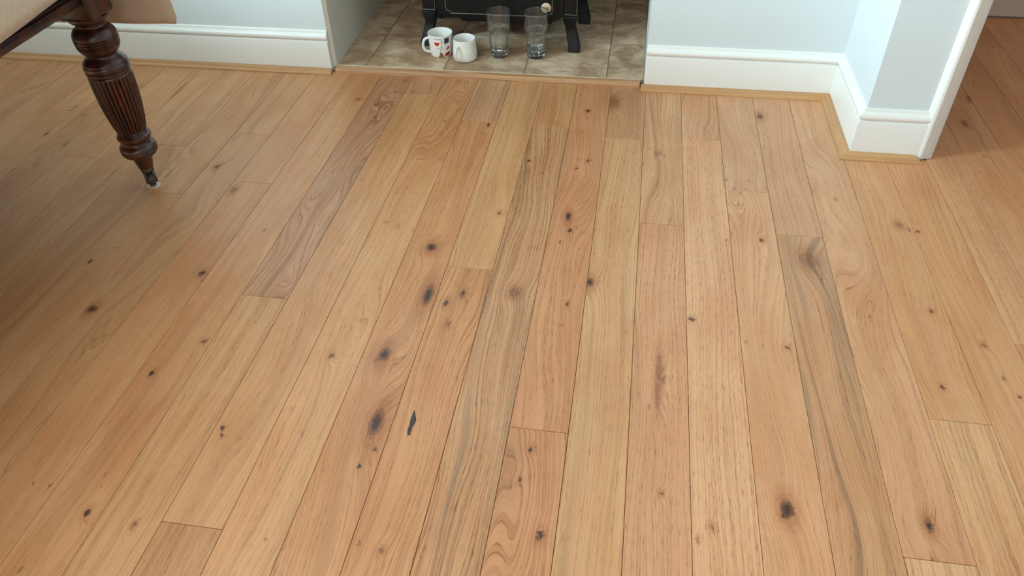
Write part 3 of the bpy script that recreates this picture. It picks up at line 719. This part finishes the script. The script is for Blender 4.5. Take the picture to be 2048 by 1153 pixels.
TX, TY = -1.496, 1.787
table = empty('dining_table', (-1.99, .80, 0))
tag(table, 'dark mahogany dining table on turned reeded legs with castors', 'table')
def TO(name, bm, mat, parent, smooth=True, origin=None):
    bmesh.ops.translate(bm, verts=bm.verts[:], vec=-Vector(table.location))
    return obj(name, bm, mat, parent, smooth=smooth)
TO('tabletop', box(-2.645, -1.345, -.42, 1.885, .746, .772, .006, 3), M_mah, table)
PROF = [(.0205, .060), (.0225, .068), (.0265, .088), (.0305, .105), (.0310, .1075), (.0400, .109), (.0470, .112), (.0510, .118), (.0528, .125), (.0520, .1275), (.0505, .129),
        (.0528, .1315), (.0520, .138), (.0490, .1435), (.0440, .1465), (.0405, .149), (.0390, .154), (.0392, .1585), (.0430, .162), (.0470, .166), (.0482, .171), (.0470, .176),
        (.0430, .1785), (.0415, .180), (.0428, .1825), (.0405, .185), (.0418, .1875), (.0400, .190)]
FL = [(.0408, .1915), (.0425, .1955), (.0452, .206), (.0492, .228), (.0530, .254), (.0560, .282), (.0578, .310), (.0586, .335), (.0588, .355), (.0584, .3655), (.0570, .369)]
PROF2 = [(.0560, .3705), (.0585, .373), (.0598, .377), (.0590, .3800), (.0572, .3812), (.0592, .3835), (.0602, .389), (.0600, .395), (.0585, .3995), (.0578, .4005), (.0580, .4025), (.0555, .4075), (.0500, .4135), (.0440, .4180),
         (.0408, .4215), (.0400, .425), (.0412, .4275), (.0460, .4315), (.0515, .4385), (.0550, .4460), (.0558, .4500), (.0540, .4515), (.0562, .4535), (.0568, .4565), (.0548, .4582), (.0570, .4602), (.0574, .4635),
         (.0554, .4652), (.0574, .4672), (.0576, .4705), (.0558, .4722), (.0574, .4745), (.0570, .4800), (.0540, .4880), (.0495, .4945), (.0440, .4990), (.0390, .5010), (.0362, .5030), (.0352, .5060), (.0362, .5090),
         (.0375, .5105), (.0365, .5120), (.0400, .5140), (.0460, .5170), (.0500, .5210), (.0515, .5270), (.0510, .5300)]
def table_leg(lx, ly, castor=True):
    nf = 30
    def reed(r, z, a):
        if .1925 < z < .3665:
            e = min(1, (z-.1925)/.006, (.3665-z)/.006)
            return r*(1 - .10*e*(1-abs(math.sin(a*nf/2)))**1.3)
        return r
    fl = []
    for (ra, za), (rb, zb) in zip(FL, FL[1:]):
        k = 3
        for i in range(k): fl.append((ra+(rb-ra)*i/k, za+(zb-za)*i/k))
    bm = lathe(bmesh.new(), PROF + fl + [FL[-1]] + PROF2, nf*10, reed, (lx, ly))
    leg = TO('leg', bm, M_mah, table)
    blk = bmesh.new(); add_box(blk, lx-.052, lx+.052, ly-.052, ly+.052, .5275, .7465, .012, 4)
    TO('leg_block', blk, M_mah, leg)
    TO('castor_cup', lathe(bmesh.new(), [(.012, .048), (.0175, .0485), (.0190, .051), (.0196, .056), (.0214, .062), (.0215, .066), (.0200, .067), (.01, .067)], 40, None, (lx, ly)), M_cup, leg)
    # fork: two cheeks and a crown, wheel between them
    dx, dy = .62, -.78             # direction the wheel trails
    def R(u, v, z): return (lx+dx*u-dy*v, ly+dy*u+dx*v, z)
    bm = bmesh.new()
    for s_ in (-1, 1):
        P = [(-.017, .056), (.014, .056), (.026, .046), (.030, .030), (.024, .016), (.006, .014), (-.006, .026), (-.017, .042)]
        A = [bm.verts.new(R(u, s_*.0100, z)) for u, z in P]; B = [bm.verts.new(R(u, s_*.0165, z)) for u, z in P]
        for i in range(8): bm.faces.new((A[i], A[(i+1) % 8], B[(i+1) % 8], B[i]))
        bm.faces.new(A); bm.faces.new(B[::-1])
    P = [(-.018, .044), (.016, .0475), (.018, .057), (-.018, .057)]
    A = [bm.verts.new(R(u, -.0165, z)) for u, z in P]; B = [bm.verts.new(R(u, .0165, z)) for u, z in P]
    for i in range(4): bm.faces.new((A[i], A[(i+1) % 4], B[(i+1) % 4], B[i]))
    bm.faces.new(A); bm.faces.new(B[::-1])
    TO('castor_fork', bm, M_castor, leg)
    bm = bmesh.new(); rings = []
    for v, r in ((-.0105, .014), (-.0105, .0185), (-.007, .0212), (0, .0218), (.007, .0212), (.0105, .0185), (.0105, .014)):
        rings.append([bm.verts.new(R(.013+r*math.cos(2*PI*k/28), v*.92, .0248+r*math.sin(2*PI*k/28))) for k in range(28)])
    for A, B in zip(rings, rings[1:]):
        for k in range(28): bm.faces.new((A[k], A[(k+1) % 28], B[(k+1) % 28], B[k]))
    bm.faces.new(rings[0][::-1]); bm.faces.new(rings[-1])
    TO('castor_wheel', bm, M_castor, leg)
    return leg
for lx, ly in ((TX, TY), (-2.494, TY), (TX, -.31), (-2.494, -.31)): table_leg(lx, ly)
# side rail with a lower bead, end rails
def rail(x0, x1, y0, y1): return box(x0, x1, y0, y1, .576, .7465, .002)
bm = box(-1.492, -1.470, -.258, 1.735, .584, .7465, .001)
TO('side_rail', bm, M_mah, table)
bm = box(-1.493, -1.460, -.258, 1.735, .5735, .5990, .003, 2); add_box(bm, -1.490, -1.4635, -.258, 1.735, .6030, .6075, .0015); TO('rail_bead', bm, M_mah, table)
TO('side_rail', box(-2.518, -2.494, -.258, 1.735, .576, .7465, .001), M_mah, table)
TO('end_rail', box(-2.442, -1.548, 1.787, 1.811, .576, .7465, .001), M_mah, table)
TO('end_rail', box(-2.442, -1.548, -.334, -.310, .576, .7465, .001), M_mah, table)
pad = obj('castor_pad', lathe(bmesh.new(), [(.0165, .0003), (.0185, .0008), (.0190, .0018), (.0182, .0028), (.016, .0030)], 32,
          lambda r, z, a: r*(1+.10*abs(math.cos(2*a))**3)), plain('off_white_plastic', (226, 206, 192), .5), loc=(TX+.0085, TY-.0105, 0))
pad.rotation_euler = (0, 0, .6)
tag(pad, 'small off-white protective pad under the castor of the table leg', 'furniture pad')

# tablecloth: shallow drop at the side, longer drop over the far end
def cloth_mat():
    m, nt, b = new_mat('cream_woven_cloth'); n = N(nt)
    tc = nt.nodes.new('ShaderNodeTexCoord'); s_ = n.sep(tc.outputs['Object'])
    u, v = s_[1], n.math('ADD', s_[0], n.math('MULTIPLY', s_[2], 1.0))
    tri = n.math('ABSOLUTE', n.math('SUBTRACT', n.math('FRACT', n.math('MULTIPLY', u, 30)), .5))
    ph = n.math('ADD', n.math('MULTIPLY', v, 34), n.math('MULTIPLY', tri, 2.0))
    band = n.ramp(n.math('SINE', n.math('MULTIPLY', ph, 6.283)), -.1, .5)
    thr = n.ramp(n.math('SINE', n.math('MULTIPLY', u, 1250)), .1, .8)
    pat = n.math('MULTIPLY', n.math('MULTIPLY', band, thr), n.math('LESS_THAN', n.math('ADD', s_[1], 0), 1.888))
    c = n.mix(n.math('MULTIPLY', pat, .45), lin((202, 178, 152)), lin((232, 215, 192)))
    nt.links.new(c, b.inputs['Base Color']); b.inputs['Roughness'].default_value = .85
    b.inputs['Sheen Weight'].default_value = .2
    bp = nt.nodes.new('ShaderNodeBump'); bp.inputs['Strength'].default_value = .35; bp.inputs['Distance'].default_value = .002
    nt.links.new(n.math('ADD', pat, n.math('MULTIPLY', n.noise(tc.outputs['Object'], 900, 1), .3)), bp.inputs['Height'])
    nt.links.new(bp.outputs[0], b.inputs['Normal'])
    return m
bm = bmesh.new()
nx, ny, nd = 44, 60, 14
X0, X1, Y0, Y1, ZT = -2.655, -1.337, -.43, 1.893, .7745
grid = {}
def side_bottom(y): return .664 + (y-1.306)*.070
def gv(i, j):
    # i over x (0..nx, then the side drop), j over y (0..ny, then the end drop)
    if (i, j) in grid: return grid[(i, j)]
    x = X0 + (X1-X0)*max(0, min(i, nx))/nx; y = Y0 + (Y1-Y0)*min(j, ny)/ny; z = ZT
    if j > ny:
        t = (j-ny)/nd; z = ZT - .319*t + (.004*(X1-x))
        y = Y1 + .010*min(1, t*5) + .010*t + .010*t*math.sin(x*9.0+1.2) + .004*t*math.sin(x*27)
        if i >= nx: x += .004+.002*t
        if i == nx and t > .95: x -= .008
    if i > nx:
        t = (i-nx)/5
        if j <= ny: z = ZT - (ZT-side_bottom(y))*t; x = X1 + .008*min(1, t*2.5)
    if i < 0:  # unseen left drop, added to block window light passing under the table
        t = -i/8; y2 = y
        if j > ny: y = Y1 + .01
        x = X0 - .010*min(1, t*4) - .012*t*math.sin(y2*8); z = ZT - .36*t
    grid[(i, j)] = bm.verts.new((x, y, z)); return grid[(i, j)]
for i in range(-8, nx+5):
    for j in range(ny+nd):
        if (i >= nx or i < 0) and j >= ny: continue
        bm.faces.new((gv(i, j), gv(i+1, j), gv(i+1, j+1), gv(i, j+1)))
cl = obj('tablecloth', bm, cloth_mat(), smooth=True)
for f in cl.data.polygons: f.use_smooth = True
sm = cl.modifiers.new('thickness', 'SOLIDIFY'); sm.thickness = .0016; sm.offset = 1
tag(cl, 'cream woven cloth draped over the dark dining table', 'tablecloth')
